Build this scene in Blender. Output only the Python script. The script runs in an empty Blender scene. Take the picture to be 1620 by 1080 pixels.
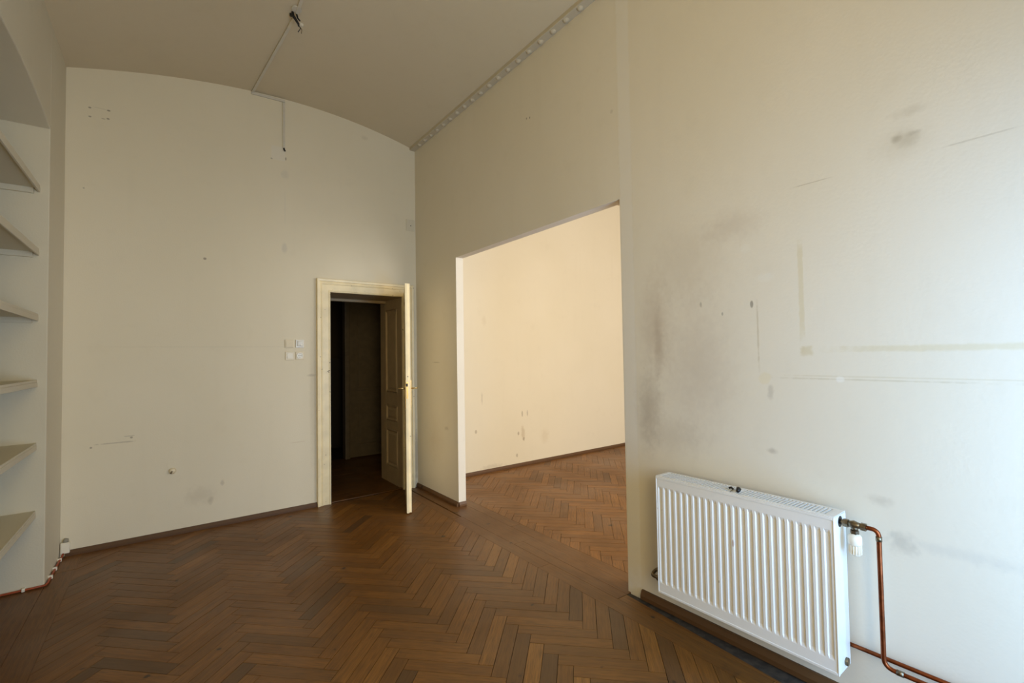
import bpy, math, random
from mathutils import Vector, Matrix

random.seed(7)
scene = bpy.context.scene
col = scene.collection

# ------------------------------------------------------------------ camera
EYE = 1.5
YAW, PITCH, ROLL, FPX = 0.642992, 0.029734, 0.016117, 731.57
fwd = Vector((math.sin(YAW) * math.cos(PITCH), math.cos(YAW) * math.cos(PITCH), math.sin(PITCH)))
rgt = Vector((math.cos(YAW), -math.sin(YAW), 0.0))
dwn = fwd.cross(rgt)
r2 = math.cos(ROLL) * rgt + math.sin(ROLL) * dwn
d2 = -math.sin(ROLL) * rgt + math.cos(ROLL) * dwn
cam_data = bpy.data.cameras.new('camera')
cam = bpy.data.objects.new('camera', cam_data)
col.objects.link(cam)
cam.matrix_world = Matrix(((r2.x, -d2.x, -fwd.x, 0), (r2.y, -d2.y, -fwd.y, 0), (r2.z, -d2.z, -fwd.z, EYE), (0, 0, 0, 1)))
cam_data.sensor_width = 36.0
cam_data.lens = 36.0 * FPX / 1620.0
cam_data.clip_start = 0.02
scene.camera = cam


def px(p):
    """pixel of a world point, used only to rank planks by size in view"""
    v = Vector(p) - Vector((0, 0, EYE))
    z = v.dot(fwd)
    if z < 0.05:
        return None
    return 810 + FPX * v.dot(r2) / z, 540 + FPX * v.dot(d2) / z


# ------------------------------------------------------------------ world, daylight, exposure
world = bpy.data.worlds.new('sky')
scene.world = world
world.use_nodes = True
wn = world.node_tree
wn.nodes['Background'].inputs[0].default_value = (0.50, 0.68, 1.0, 1.0)     # plain clear sky outside the windows
wn.nodes['Background'].inputs[1].default_value = 0.35
world.cycles.sampling_method = 'NONE'

FRONT_Y = -0.7          # inner face of the street wall behind the camera
WINDOWS = [  # x0, x1, z0, z1, watts, colour of the daylight it lets in
    (-0.40, 0.60, 0.75, 3.15, 47.0, (1.0, 0.80, 0.42)),      # faces a sunlit warm facade across the street
    (1.20, 2.10, 0.10, 2.00, 73.0, (0.34, 0.60, 1.0)),       # low glazed door, open to the blue sky
    (3.05, 4.45, 0.75, 3.15, 100.0, (1.0, 0.98, 0.97)),
    (5.15, 6.55, 0.75, 3.15, 100.0, (1.0, 0.98, 0.97)),
]
for (x0, x1, z0, z1, watts, tint) in WINDOWS:
    ld = bpy.data.lights.new('window_daylight', 'AREA')
    ld.shape = 'RECTANGLE'
    ld.size = x1 - x0 - 0.06
    ld.size_y = z1 - z0 - 0.06
    ld.energy = watts
    ld.color = tint
    lo = bpy.data.objects.new('window_daylight', ld)
    col.objects.link(lo)
    lo.location = ((x0 + x1) / 2, FRONT_Y - 0.10, (z0 + z1) / 2)
    lo.rotation_euler = (math.radians(90), 0, 0)      # local -Z points to +Y, into the room

scene.view_settings.view_transform = 'Standard'
scene.view_settings.look = 'None'
scene.view_settings.exposure = 0.05
scene.view_settings.gamma = 1.0
scene.view_settings.use_curve_mapping = False
scene.cycles.diffuse_bounces = 4
scene.cycles.glossy_bounces = 3
scene.cycles.max_bounces = 7
scene.cycles.use_denoising = True


# ------------------------------------------------------------------ helpers
def srgb(r, g, b):
    def f(c):
        c /= 255.0
        return c / 12.92 if c <= 0.04045 else ((c + 0.055) / 1.055) ** 2.4
    return (f(r), f(g), f(b), 1.0)


class N:
    """small node-tree helper"""
    def __init__(self, name):
        self.m = bpy.data.materials.new(name)
        self.m.use_nodes = True
        self.t = self.m.node_tree
        self.b = self.t.nodes['Principled BSDF']

    def n(self, kind, **kw):
        nd = self.t.nodes.new(kind)
        for k, v in kw.items():
            setattr(nd, k, v)
        return nd

    def set(self, sock, v):
        if isinstance(v, bpy.types.NodeSocket):
            self.t.links.new(v, sock)
        else:
            sock.default_value = v

    def math(self, op, a, b=0.0, c=None):
        nd = self.n('ShaderNodeMath', operation=op)
        self.set(nd.inputs[0], a)
        self.set(nd.inputs[1], b)
        if c is not None:
            self.set(nd.inputs[2], c)
        return nd.outputs[0]

    def mix(self, fac, a, b, blend='MIX'):
        nd = self.n('ShaderNodeMix', data_type='RGBA', blend_type=blend)
        self.set(nd.inputs[0], fac)
        self.set(nd.inputs[6], a)
        self.set(nd.inputs[7], b)
        return nd.outputs[2]

    def ramp01(self, v, lo, hi, a=0.0, b=1.0):
        nd = self.n('ShaderNodeMapRange', interpolation_type='SMOOTHSTEP')
        self.set(nd.inputs[0], v)
        nd.inputs[1].default_value = lo
        nd.inputs[2].default_value = hi
        nd.inputs[3].default_value = a
        nd.inputs[4].default_value = b
        return nd.outputs[0]

    def noise(self, vec, scale, detail=3.0, rough=0.5):
        nd = self.n('ShaderNodeTexNoise')
        if vec is not None:
            self.set(nd.inputs['Vector'], vec)
        nd.inputs['Scale'].default_value = scale
        nd.inputs['Detail'].default_value = detail
        nd.inputs['Roughness'].default_value = rough
        return nd.outputs[0]

    def pos(self):
        return self.n('ShaderNodeNewGeometry').outputs['Position']

    def scale(self, vec, s):
        nd = self.n('ShaderNodeMapping')
        self.set(nd.inputs[0], vec)
        nd.inputs['Scale'].default_value = s
        return nd.outputs[0]

    def bump(self, h, strength, dist):
        nd = self.n('ShaderNodeBump')
        self.set(nd.inputs['Height'], h)
        nd.inputs['Strength'].default_value = strength
        nd.inputs['Distance'].default_value = dist
        self.t.links.new(nd.outputs[0], self.b.inputs['Normal'])


def plain(name, rgb, rough=0.5, metal=0.0, spec=0.5, var=0.08, scale=14.0, chips=False):
    """one-colour material with a little procedural unevenness"""
    k = N(name)
    c = srgb(*rgb)
    nz = k.noise(k.pos(), scale, 2.0)
    f = k.ramp01(nz, 0.3, 0.7)
    dark = tuple(x * (1 - var) for x in c[:3]) + (1,)
    lite = tuple(min(1, x * (1 + var)) for x in c[:3]) + (1,)
    cc = k.mix(f, dark, lite)
    if chips:       # knocked-off paint
        cc = k.mix(k.ramp01(k.noise(k.pos(), 26.0, 2.0, 0.6), 0.71, 0.74, 0.0, 0.85), cc, srgb(120, 88, 56))
    k.set(k.b.inputs['Base Color'], cc)
    k.b.inputs['Roughness'].default_value = rough
    k.b.inputs['Metallic'].default_value = metal
    k.b.inputs['Specular IOR Level'].default_value = spec
    return k.m


MARK = 0.6     # how strongly the stains show


def plaster(name, rgb, blobs=(), axis='XZ', coarse=0.0):
    """old wall paint; blobs = stains and marks (shape, u, v, ru, rv, colour, strength, softness, raggedness)"""
    k = N(name)
    P = k.pos()
    base = srgb(*rgb)
    n1 = k.noise(P, 0.9, 2.0)
    n2 = k.noise(P, 6.0, 3.0, 0.6)
    n3 = k.noise(k.scale(P, (9.0, 9.0, 0.9)), 1.0, 1.0)
    c = k.mix(k.ramp01(n1, 0.35, 0.7, 0.0, 0.5), base, tuple(x * y for x, y in zip(base[:3], (0.95, 0.94, 0.90))) + (1,))
    c = k.mix(k.ramp01(n2, 0.55, 0.8, 0.0, 0.30), c, tuple(x * y for x, y in zip(base[:3], (0.90, 0.89, 0.86))) + (1,))
    c = k.mix(k.ramp01(n3, 0.55, 0.85, 0.0, 0.25), c, tuple(x * y for x, y in zip(base[:3], (0.93, 0.92, 0.90))) + (1,))
    if blobs:
        rag = k.noise(P, 22.0, 2.0, 0.65)
        ragc = k.math('SUBTRACT', rag, 0.5)
        for (shape, u, v, ru, rv, rgbb, st, soft, ragged) in blobs:
            mp = k.n('ShaderNodeMapping')
            k.set(mp.inputs[0], P)
            su, sv = 1.0 / ru, 1.0 / rv
            if axis[0] == 'X':
                mp.inputs['Scale'].default_value = (su, 0, sv)
                mp.inputs['Location'].default_value = (-u * su, 0, -v * sv)
            else:
                mp.inputs['Scale'].default_value = (0, su, sv)
                mp.inputs['Location'].default_value = (0, -u * su, -v * sv)
            if shape == 'e':
                ln = k.n('ShaderNodeVectorMath', operation='LENGTH')
                k.set(ln.inputs[0], mp.outputs[0])
                d = ln.outputs['Value']
            else:
                ab = k.n('ShaderNodeVectorMath', operation='ABSOLUTE')
                k.set(ab.inputs[0], mp.outputs[0])
                sep = k.n('ShaderNodeSeparateXYZ')
                k.set(sep.inputs[0], ab.outputs[0])
                d = k.math('MAXIMUM', sep.outputs[0 if axis[0] == 'X' else 1], sep.outputs[2])
            if ragged:
                d = k.math('MULTIPLY_ADD', ragc, ragged * 2.0, d)
            f = k.ramp01(d, 1.0 - soft, 1.0, st * MARK, 0.0)
            c = k.mix(f, c, srgb(*rgbb))
    k.set(k.b.inputs['Base Color'], c)
    k.b.inputs['Roughness'].default_value = 0.85
    k.b.inputs['Specular IOR Level'].default_value = 0.2
    if coarse:
        k.bump(k.noise(P, 70.0, 1.0, 0.6), 0.25 * coarse, 0.002)
    else:
        k.bump(k.noise(P, 110.0, 0.0), 0.22, 0.0015)
    return k.m


def wood(name, island=False, tone=((92, 64, 33), (124, 81, 32), (146, 99, 43)), rough=(0.34, 0.52)):
    """oak parquet, grain along U; one tone for each plank"""
    k = N(name)
    if island:
        rnd = k.n('ShaderNodeNewGeometry').outputs['Random Per Island']
    else:
        rnd = k.n('ShaderNodeObjectInfo').outputs['Random']
    uv = k.n('ShaderNodeTexCoord').outputs['UV']
    off = k.n('ShaderNodeCombineXYZ')
    k.set(off.inputs[0], k.math('MULTIPLY', rnd, 61.0))
    k.set(off.inputs[1], k.math('MULTIPLY', rnd, 37.0))
    add = k.n('ShaderNodeVectorMath', operation='ADD')
    k.set(add.inputs[0], uv)
    k.set(add.inputs[1], off.outputs[0])
    v = add.outputs[0]
    grain = k.noise(k.scale(v, (3.0, 70.0, 1.0)), 1.0, 2.0, 0.6)
    fine = k.noise(k.scale(v, (12.0, 320.0, 1.0)), 1.0, 0.0)
    blot = k.noise(k.scale(v, (5.0, 14.0, 1.0)), 1.0, 1.0)
    rp = k.n('ShaderNodeValToRGB')
    els = rp.color_ramp.elements
    els[0].position, els[0].color = 0.0, srgb(*tone[0])
    els[1].position, els[1].color = 1.0, srgb(*tone[2])
    mid = [(tone[0][i] + tone[1][i] * 2) / 3 for i in range(3)]
    mid2 = [(tone[2][i] + tone[1][i] * 2) / 3 for i in range(3)]
    for pos_, cc in ((0.10, mid), (0.5, tone[1]), (0.88, mid2)):
        e = els.new(pos_)
        e.color = srgb(*cc)
    k.set(rp.inputs[0], rnd)
    c = rp.outputs[0]
    c = k.mix(k.ramp01(grain, 0.35, 0.72, 0.0, 0.45), c, srgb(80, 50, 22))
    c = k.mix(k.ramp01(fine, 0.42, 0.75, 0.0, 0.42), c, srgb(62, 40, 20))
    c = k.mix(k.ramp01(blot, 0.5, 0.8, 0.0, 0.35), c, srgb(98, 66, 36))
    P = k.pos()
    wear = k.noise(P, 1.3, 3.0, 0.6)
    c = k.mix(k.ramp01(wear, 0.52, 0.72, 0.0, 0.30), c, srgb(88, 64, 40))
    dirt = k.noise(P, 5.5, 3.0, 0.7)
    c = k.mix(k.ramp01(dirt, 0.62, 0.78, 0.0, 0.45), c, srgb(52, 38, 26))
    speck = k.noise(P, 11.0, 1.0)
    c = k.mix(k.ramp01(speck, 0.745, 0.79, 0.0, 0.8), c, srgb(34, 24, 15))
    k.set(k.b.inputs['Base Color'], c)
    k.set(k.b.inputs['Roughness'], k.ramp01(wear, 0.3, 0.7, rough[0], rough[1]))
    k.b.inputs['Specular IOR Level'].default_value = 0.45
    k.bump(fine, 0.16, 0.0008)
    return k.m


def glass():
    k = N('window_glass')
    k.t.nodes.remove(k.b)
    tr = k.n('ShaderNodeBsdfTransparent')
    gl = k.n('ShaderNodeBsdfGlossy')
    gl.inputs['Roughness'].default_value = 0.02
    fr = k.n('ShaderNodeFresnel')
    mx = k.n('ShaderNodeMixShader')
    k.t.links.new(fr.outputs[0], mx.inputs[0])
    k.t.links.new(tr.outputs[0], mx.inputs[1])
    k.t.links.new(gl.outputs[0], mx.inputs[2])
    k.t.links.new(mx.outputs[0], k.t.nodes['Material Output'].inputs[0])
    return k.m


class MB:
    """collects shapes in world coordinates and links them as one mesh object"""
    def __init__(self):
        self.v, self.f, self.uv = [], [], {}

    def add(self, verts, faces):
        o = len(self.v)
        self.v += [tuple(p) for p in verts]
        self.f += [tuple(i + o for i in f) for f in faces]
        return self

    def box(self, x0, x1, y0, y1, z0, z1):
        return self.add([(x0, y0, z0), (x1, y0, z0), (x1, y1, z0), (x0, y1, z0), (x0, y0, z1), (x1, y0, z1), (x1, y1, z1), (x0, y1, z1)],
                        [(0, 3, 2, 1), (4, 5, 6, 7), (0, 1, 5, 4), (1, 2, 6, 5), (2, 3, 7, 6), (3, 0, 4, 7)])

    def prism(self, poly, axis, a, b):
        """polygon (counter-clockwise) extruded along axis from a to b"""
        n = len(poly)

        def P(p, t):
            return {'x': (t, p[0], p[1]), 'y': (p[0], t, p[1]), 'z': (p[0], p[1], t)}[axis]
        vs = [P(p, a) for p in poly] + [P(p, b) for p in poly]
        fs = [tuple(reversed(range(n))), tuple(range(n, 2 * n))]
        fs += [(i, (i + 1) % n, n + (i + 1) % n, n + i) for i in range(n)]
        return self.add(vs, fs)

    def tube(self, pts, r, seg=12, caps=True):
        pts = [Vector(p) for p in pts]
        rr = r if isinstance(r, (list, tuple)) else [r] * len(pts)
        rings, up = [], None
        for i, p in enumerate(pts):
            d = ((pts[min(i + 1, len(pts) - 1)] - p).normalized() + (p - pts[max(i - 1, 0)]).normalized())
            d = d.normalized() if d.length > 1e-9 else Vector((0, 0, 1))
            if up is None:
                up = Vector((0, 0, 1)) if abs(d.z) < 0.9 else Vector((1, 0, 0))
            s = d.cross(up).normalized()
            up = s.cross(d).normalized()
            rings.append([p + rr[i] * (math.cos(t) * s + math.sin(t) * up) for t in [2 * math.pi * j / seg for j in range(seg)]])
        vs = [q for ring in rings for q in ring]
        fs = []
        for i in range(len(rings) - 1):
            for j in range(seg):
                a, b = i * seg + j, i * seg + (j + 1) % seg
                fs.append((a, b, b + seg, a + seg))
        if caps:
            fs.append(tuple(reversed(range(seg))))
            fs.append(tuple(range((len(rings) - 1) * seg, len(rings) * seg)))
        return self.add(vs, fs)

    def build(self, name, mat, parent=None, label=None, cat=None, group=None, kind=None, smooth=False, bevel=0.0, loc=None, rotz=0.0):
        me = bpy.data.meshes.new(name)
        o = bpy.data.objects.new(name, me)
        col.objects.link(o)
        org = Vector(loc) if loc is not None else Vector((0, 0, 0))
        if parent is not None:
            base = parent.get('_org')
            org = Vector(base) if base is not None else Vector((0, 0, 0))
        me.from_pydata([tuple(Vector(p) - org) for p in self.v], [], self.f)
        me.update()
        me.materials.append(mat)
        if smooth:
            for p in me.polygons:
                p.use_smooth = True
        if bevel:
            md = o.modifiers.new('bevel', 'BEVEL')
            md.width = bevel
            md.segments = 2
            md.limit_method = 'ANGLE'
        if parent is not None:
            o.parent = parent
        else:
            o.location = org
        o['_org'] = tuple(org)
        tag(o, label, cat, group, kind)
        return o


def tag(o, label=None, cat=None, group=None, kind=None):
    for key, val in (('label', label), ('category', cat), ('group', group), ('kind', kind)):
        if val:
            o[key] = val


def empty(name, loc, label=None, cat=None, group=None, kind=None):
    o = bpy.data.objects.new(name, None)
    o.empty_display_size = 0.05
    col.objects.link(o)
    o.location = loc
    o['_org'] = tuple(loc)
    tag(o, label, cat, group, kind)
    return o


# ------------------------------------------------------------------ materials
WALL = (225, 216, 199)
HOLE = (60, 48, 36)
GRIME = (120, 100, 80)
back_marks = [
    ('e', -0.504, 3.567, 0.012, 0.008, HOLE, 0.9, 0.4, 0), ('e', -0.388, 3.577, 0.014, 0.008, HOLE, 1.0, 0.4, 0),
    ('e', -0.503, 3.494, 0.012, 0.008, HOLE, 0.8, 0.4, 0), ('e', -0.391, 3.507, 0.012, 0.008, HOLE, 0.9, 0.4, 0),
    ('e', -0.42, 3.499, 0.016, 0.005, HOLE, 0.6, 0.5, 0.4), ('b', -0.44, 3.58, 0.05, 0.002, GRIME, 0.5, 0.5, 0),
    ('e', 0.28, 2.42, 0.016, 0.014, HOLE, 0.9, 0.6, 0.2), ('e', -0.535, 2.9, 0.008, 0.008, HOLE, 0.6, 0.5, 0),
    ('e', 0.945, 3.34, 0.05, 0.06, (180, 176, 168), 0.35, 0.7, 0.3), ('e', 0.94, 2.60, 0.035, 0.07, (172, 168, 162), 0.45, 0.7, 0.2),
    ('e', 0.945, 3.0, 0.012, 0.30, (190, 184, 174), 0.25, 0.9, 0.3),
    ('b', 0.885, 3.54, 0.066, 0.075, (226, 220, 206), 0.7, 0.15, 0.0), ('e', 0.825, 3.475, 0.012, 0.008, HOLE, 0.7, 0.5, 0.2),
    ('e', 0.953, 3.50, 0.008, 0.02, HOLE, 0.8, 0.5, 0.2),
    ('b', -0.335, 0.836, 0.15, 0.006, GRIME, 0.55, 0.6, 0.9), ('e', -0.475, 0.815, 0.010, 0.010, HOLE, 0.8, 0.5, 0),
    ('e', -0.225, 0.868, 0.012, 0.010, HOLE, 0.8, 0.5, 0), ('b', -0.24, 0.882, 0.04, 0.004, HOLE, 0.5, 0.6, 0.5),
    ('e', 0.25, 0.30, 0.16, 0.12, GRIME, 0.20, 0.9, 0.5), ('e', 0.33, 0.24, 0.03, 0.05, GRIME, 0.4, 0.8, 0.5), ('e', 0.42, 0.38, 0.02, 0.04, GRIME, 0.4, 0.8, 0.5),
    ('e', 1.05, 0.67, 0.10, 0.006, (170, 120, 70), 0.4, 0.8, 0.4), ('e', 1.205, 1.2, 0.05, 1.15, GRIME, 0.28, 0.9, 0.25), ('e', 1.19, 1.33, 0.06, 0.02, GRIME, 0.4, 0.8, 0.4),
    ('e', 2.335, 0.35, 0.03, 0.35, (150, 138, 122), 0.75, 0.5, 0.5), ('e', 1.75, 3.93, 0.05, 0.035, GRIME, 0.22, 0.8, 0.3),
    ('b', 0.3, 1.62, 0.9, 0.004, (190, 180, 160), 0.35, 0.7, 0.5),
    # beyond the opening
    ('e', 3.152, 0.537, 0.022, 0.03, GRIME, 0.7, 0.5, 0.3), ('e', 3.90, 0.70, 0.015, 0.05, GRIME, 0.8, 0.5, 0.4), ('e', 3.99, 0.70, 0.010, 0.05, GRIME, 0.7, 0.5, 0.4),
    ('e', 3.91, 0.44, 0.045, 0.12, (176, 150, 110), 0.6, 0.7, 0.6), ('e', 3.83, 0.44, 0.02, 0.03, GRIME, 0.8, 0.5, 0.4), ('e', 3.92, 0.36, 0.02, 0.03, GRIME, 0.8, 0.5, 0.4), ('e', 3.8, 0.15, 0.02, 0.03, GRIME, 0.7, 0.5, 0.4),
    ('e', 3.4, 0.06, 0.25, 0.05, GRIME, 0.3, 0.8, 0.6), ('e', 4.3, 0.35, 0.10, 0.14, (196, 176, 140), 0.4, 0.8, 0.4), ('e', 3.3, 1.95, 0.05, 0.10, (190, 172, 140), 0.3, 0.8, 0.5), ('b', 3.25, 0.95, 0.012, 0.09, GRIME, 0.35, 0.6, 0.6),
]
YEL = (205, 188, 140)
SMUDGE = (152, 120, 90)
right_marks = [
    ('b', 1.895, 2.0, 0.06, 2.4, (236, 232, 224), 0.9, 0.35, 0.15),   # smooth pale plaster strip at the jamb
    ('e', 1.70, 1.66, 0.16, 0.42, SMUDGE, 0.42, 1.0, 0.25), ('e', 1.76, 1.15, 0.13, 0.34, (116, 88, 64), 0.55, 1.0, 0.3), ('e', 1.68, 1.55, 0.05, 0.28, (132, 98, 68), 0.4, 1.0, 0.3),
    ('e', 1.42, 1.42, 0.30, 0.55, (170, 150, 134), 0.42, 1.0, 0.3), ('e', 1.48, 2.0, 0.34, 0.35, (182, 164, 140), 0.35, 1.0, 0.3), ('e', 1.22, 2.15, 0.22, 0.12, (176, 156, 136), 0.38, 1.0, 0.4),
    ('e', 1.60, 1.02, 0.28, 0.16, (160, 144, 126), 0.35, 1.0, 0.3),
    ('b', 0.9, 1.78, 0.014, 0.28, YEL, 0.6, 0.5, 0.35), ('b', 0.40, 1.503, 0.50, 0.017, YEL, 0.6, 0.7, 0.45), ('b', 0.885, 1.50, 0.03, 0.03, (196, 178, 128), 0.6, 0.6, 0.5),
    ('b', 0.62, 1.372, 0.46, 0.005, (186, 172, 136), 0.55, 0.7, 0.7), ('b', 0.45, 1.385, 0.6, 0.004, (200, 186, 150), 0.5, 0.5, 0.5), ('b', 1.10, 1.58, 0.006, 0.20, (168, 150, 112), 0.55, 0.6, 0.6),
    ('e', 1.075, 1.365, 0.035, 0.035, (226, 212, 176), 0.8, 0.4, 0.3), ('e', 0.758, 1.372, 0.022, 0.018, (240, 236, 226), 0.9, 0.5, 0.3), ('e', 1.05, 1.30, 0.02, 0.05, GRIME, 0.35, 0.7, 0.6),
    ('e', 1.126, 1.736, 0.010, 0.022, HOLE, 0.85, 0.5, 0.2), ('e', 1.28, 1.70, 0.007, 0.012, HOLE, 0.6, 0.5, 0.2), ('e', 1.40, 1.76, 0.008, 0.02, HOLE, 0.5, 0.6, 0.4),
    ('e', 0.535, 2.342, 0.026, 0.022, (120, 106, 86), 0.7, 1.0, 0.4), ('e', 0.478, 2.348, 0.034, 0.016, (128, 112, 90), 0.55, 1.0, 0.4), ('e', 0.505, 2.330, 0.06, 0.045, (160, 146, 120), 0.5, 1.0, 0.5),
    ('e', 0.52, 2.32, 0.14, 0.11, (190, 176, 148), 0.4, 1.0, 0.2), ('e', 0.49, 2.44, 0.08, 0.03, (160, 146, 120), 0.35, 0.9, 0.5), ('b', 0.84, 2.262, 0.09, 0.003, (150, 128, 98), 0.55, 0.6, 0.4), ('b', 0.30, 2.258, 0.14, 0.004, (160, 146, 120), 0.45, 0.6, 0.5),
    ('e', 1.15, 2.02, 0.03, 0.03, (232, 226, 210), 0.7, 0.6, 0.3), ('e', 1.06, 1.86, 0.06, 0.03, (232, 228, 216), 0.6, 0.7, 0.3),
    ('e', 0.40, 0.74, 0.40, 0.035, (172, 170, 164), 0.3, 1.0, 0.6), ('e', 0.57, 0.73, 0.07, 0.06, (136, 130, 120), 0.4, 0.9, 0.8), ('e', 1.05, 1.02, 0.03, 0.02, GRIME, 0.5, 0.8, 0.5), ('e', 0.63, 0.88, 0.06, 0.03, GRIME, 0.3, 0.9, 0.6),
    ('e', 2.85, 3.42, 0.008, 0.011, HOLE, 0.95, 0.4, 0), ('e', 2.89, 3.43, 0.008, 0.011, HOLE, 0.95, 0.4, 0), ('b', 4.51, 1.436, 0.10, 0.006, GRIME, 0.5, 0.6, 0.5), ('e', 2.0, 3.1, 0.02, 0.02, GRIME, 0.35, 0.7, 0.4),
    ('e', 4.55, 0.6, 0.28, 0.35, (186, 158, 120), 0.25, 1.0, 0.3), ('e', 4.3, 0.75, 0.06, 0.03, GRIME, 0.35, 0.7, 0.6),
]
M = {}
M['wall_back'] = plaster('back_wall_paint', (227, 216, 190), back_marks, 'XZ')
M['wall_right'] = plaster('right_wall_paint', (228, 219, 200), right_marks, 'YZ', coarse=0.9)
M['wall_left'] = plaster('left_wall_paint', (216, 207, 184))
M['ceiling'] = plaster('ceiling_paint', (212, 198, 170))
M['hall'] = plaster('hall_shade_paint', (92, 82, 68))  # wall colour darkened so the hall looks unlit
M['hall_door'] = plain('hall_door_shaded_white', (118, 104, 84), 0.5)  # white door; the hall's dimness is put into its colour
M['flange'] = plaster('beam_paint', (200, 188, 164))
M['plank'] = wood('oak_plank')
M['plank_stuff'] = wood('oak_plank_field', island=True)
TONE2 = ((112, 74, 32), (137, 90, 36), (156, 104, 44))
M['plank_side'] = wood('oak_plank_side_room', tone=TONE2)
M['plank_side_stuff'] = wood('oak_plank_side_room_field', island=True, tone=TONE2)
M['board'] = wood('oak_border_board', tone=((104, 67, 27), (116, 76, 31), (134, 90, 39)))
M['skirting'] = wood('brown_skirting', tone=((100, 68, 33), (106, 72, 36), (112, 77, 39)), rough=(0.5, 0.6))
M['subfloor'] = plain('dark_gap_filling', (38, 26, 17), 0.9)
M['door_paint'] = plain('cream_gloss_paint', (248, 230, 186), 0.38, var=0.06, scale=9, chips=True)
M['lining_shaded'] = plain('cream_lining_shaded', (186, 164, 128), 0.45, var=0.06, scale=9)  # cream darkened to carry the shade of the deep reveal
M['white_enamel'] = plain('white_enamel', (232, 231, 226), 0.32, var=0.02)
M['white_plastic'] = plain('white_plastic', (236, 228, 208), 0.35, var=0.02)
M['cream_plastic'] = plain('cream_plastic', (222, 206, 170), 0.35, var=0.02)
M['clear_plastic'] = plain('pale_grey_plastic', (232, 227, 214), 0.12, var=0.03, scale=60)
M['brass'] = plain('worn_brass', (206, 178, 122), 0.28, metal=1.0)
M['fitting'] = plain('dull_nickel_brass', (128, 116, 96), 0.36, metal=1.0, var=0.2, scale=60)
M['copper'] = plain('tarnished_copper', (136, 76, 46), 0.40, metal=1.0, var=0.22, scale=30)
M['orange'] = plain('orange_cable_sheath', (158, 70, 34), 0.45)
M['black'] = plain('black_rubber', (22, 22, 22), 0.5)
M['dust'] = plain('grey_dust_on_slab', (62, 56, 48), 0.95, var=0.35, scale=25)
M['grey_plastic'] = plain('grey_plastic', (150, 144, 128), 0.5)
M['duct'] = plain('ivory_duct_plastic', (206, 198, 180), 0.45, var=0.03)
M['dark_cab'] = plain('dark_cabinet', (40, 32, 24), 0.5)
M['glass'] = glass()

# ------------------------------------------------------------------ room shell
XL, XR, YB = -0.645, 2.35, 5.0
XI = 2.433               # other face of the thin partition
XE = 7.3                 # far side of the neighbouring room
JY, NY, OZ = 4.065, 1.95, 2.50   # opening: far jamb, near jamb, height
DX0, DX1, DZ = 1.372, 2.165, 2.188  # doorway
DEPTH = 0.65             # thickness of the back wall


def vault(x):
    t = x - 0.9
    return 4.10303 + 0.02841 * t + -0.09224 * t ** 2 + -0.00300 * t ** 3


# back wall, with the doorway through it
m = MB()
m.box(XL - 0.6, DX0 - 0.02, YB, YB + DEPTH, -0.1, 4.4)
m.box(DX1 + 0.02, XE + 0.2, YB, YB + DEPTH, -0.1, 4.4)
m.box(DX0 - 0.02, DX1 + 0.02, YB, YB + DEPTH, DZ + 0.02, 4.4)
wall_back = m.build('wall_back', M['wall_back'], kind='structure', label='cream plaster back wall with the doorway and old screw holes')

# partition wall with the wide opening; the part beside the radiator stands a little prouder
m = MB()
m.box(XR, XI, JY, YB, -0.1, 4.3)
m.box(XR, XI, NY, JY, OZ, 4.3)
m.prism([(XR, NY), (2.346, 1.84), (2.345, FRONT_Y), (XI + 0.04, FRONT_Y), (XI + 0.04, NY)], 'z', -0.1, 4.3)
wall_right = m.build('wall_right', M['wall_right'], kind='structure', label='pale plaster wall with the wide opening and the radiator')

# left wall with the arched shelf niche
NYA, NYB, NSP, NRISE = 4.42, 2.70, 3.11, 0.078
NXB = -1.05
m = MB()
m.box(XL - 0.6, XL, NYA, YB, -0.1, 4.4)
m.box(XL - 0.6, XL, FRONT_Y - 0.5, NYB, -0.1, 4.4)
m.box(XL - 0.6, NXB, NYB, NYA, -0.1, 4.4)
arc = []
for i in range(25):
    t = i / 24
    y = NYB + (NYA - NYB) * t
    arc.append((y, NSP + NRISE * (1 - (2 * t - 1) ** 2)))
m.prism(arc + [(NYA, 4.4), (NYB, 4.4)], 'x', NXB, XL)
wall_left = m.build('wall_left', M['wall_left'], kind='structure', label='pale plaster side wall with an arched shelf niche', bevel=0.006)

# street wall behind the camera, windows cut out
m = MB()
xs = [XL - 0.6]
for (x0, x1, z0, z1, w, t) in WINDOWS:
    m.box(xs[-1], x0, FRONT_Y - 0.5, FRONT_Y, -0.1, 4.4)
    m.box(x0, x1, FRONT_Y - 0.5, FRONT_Y, -0.1, z0)
    m.box(x0, x1, FRONT_Y - 0.5, FRONT_Y, z1, 4.4)
    xs.append(x1)
m.box(xs[-1], XE + 0.2, FRONT_Y - 0.5, FRONT_Y, -0.1, 4.4)
m.build('wall_front', M['wall_left'], kind='structure')
MB().box(XE, XE + 0.2, FRONT_Y, YB, -0.1, 4.4).build('wall_far_side', M['wall_left'], kind='structure')

# vaulted ceiling, flat ceiling next door
m = MB()
n = 48
prof = [(XL + (XR + 0.005 - XL) * i / n, vault(XL + (XR + 0.005 - XL) * i / n)) for i in range(n + 1)]
m.prism(prof + [(XR + 0.005, 4.4), (XL, 4.4)], 'y', FRONT_Y, YB)
ceiling = m.build('ceiling', M['ceiling'], kind='structure', label='shallow vaulted plaster ceiling')
MB().box(XI, XE, FRONT_Y, YB, 3.95, 4.4).build('ceiling', M['ceiling'], kind='structure', label='flat ceiling of the neighbouring room')

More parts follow.
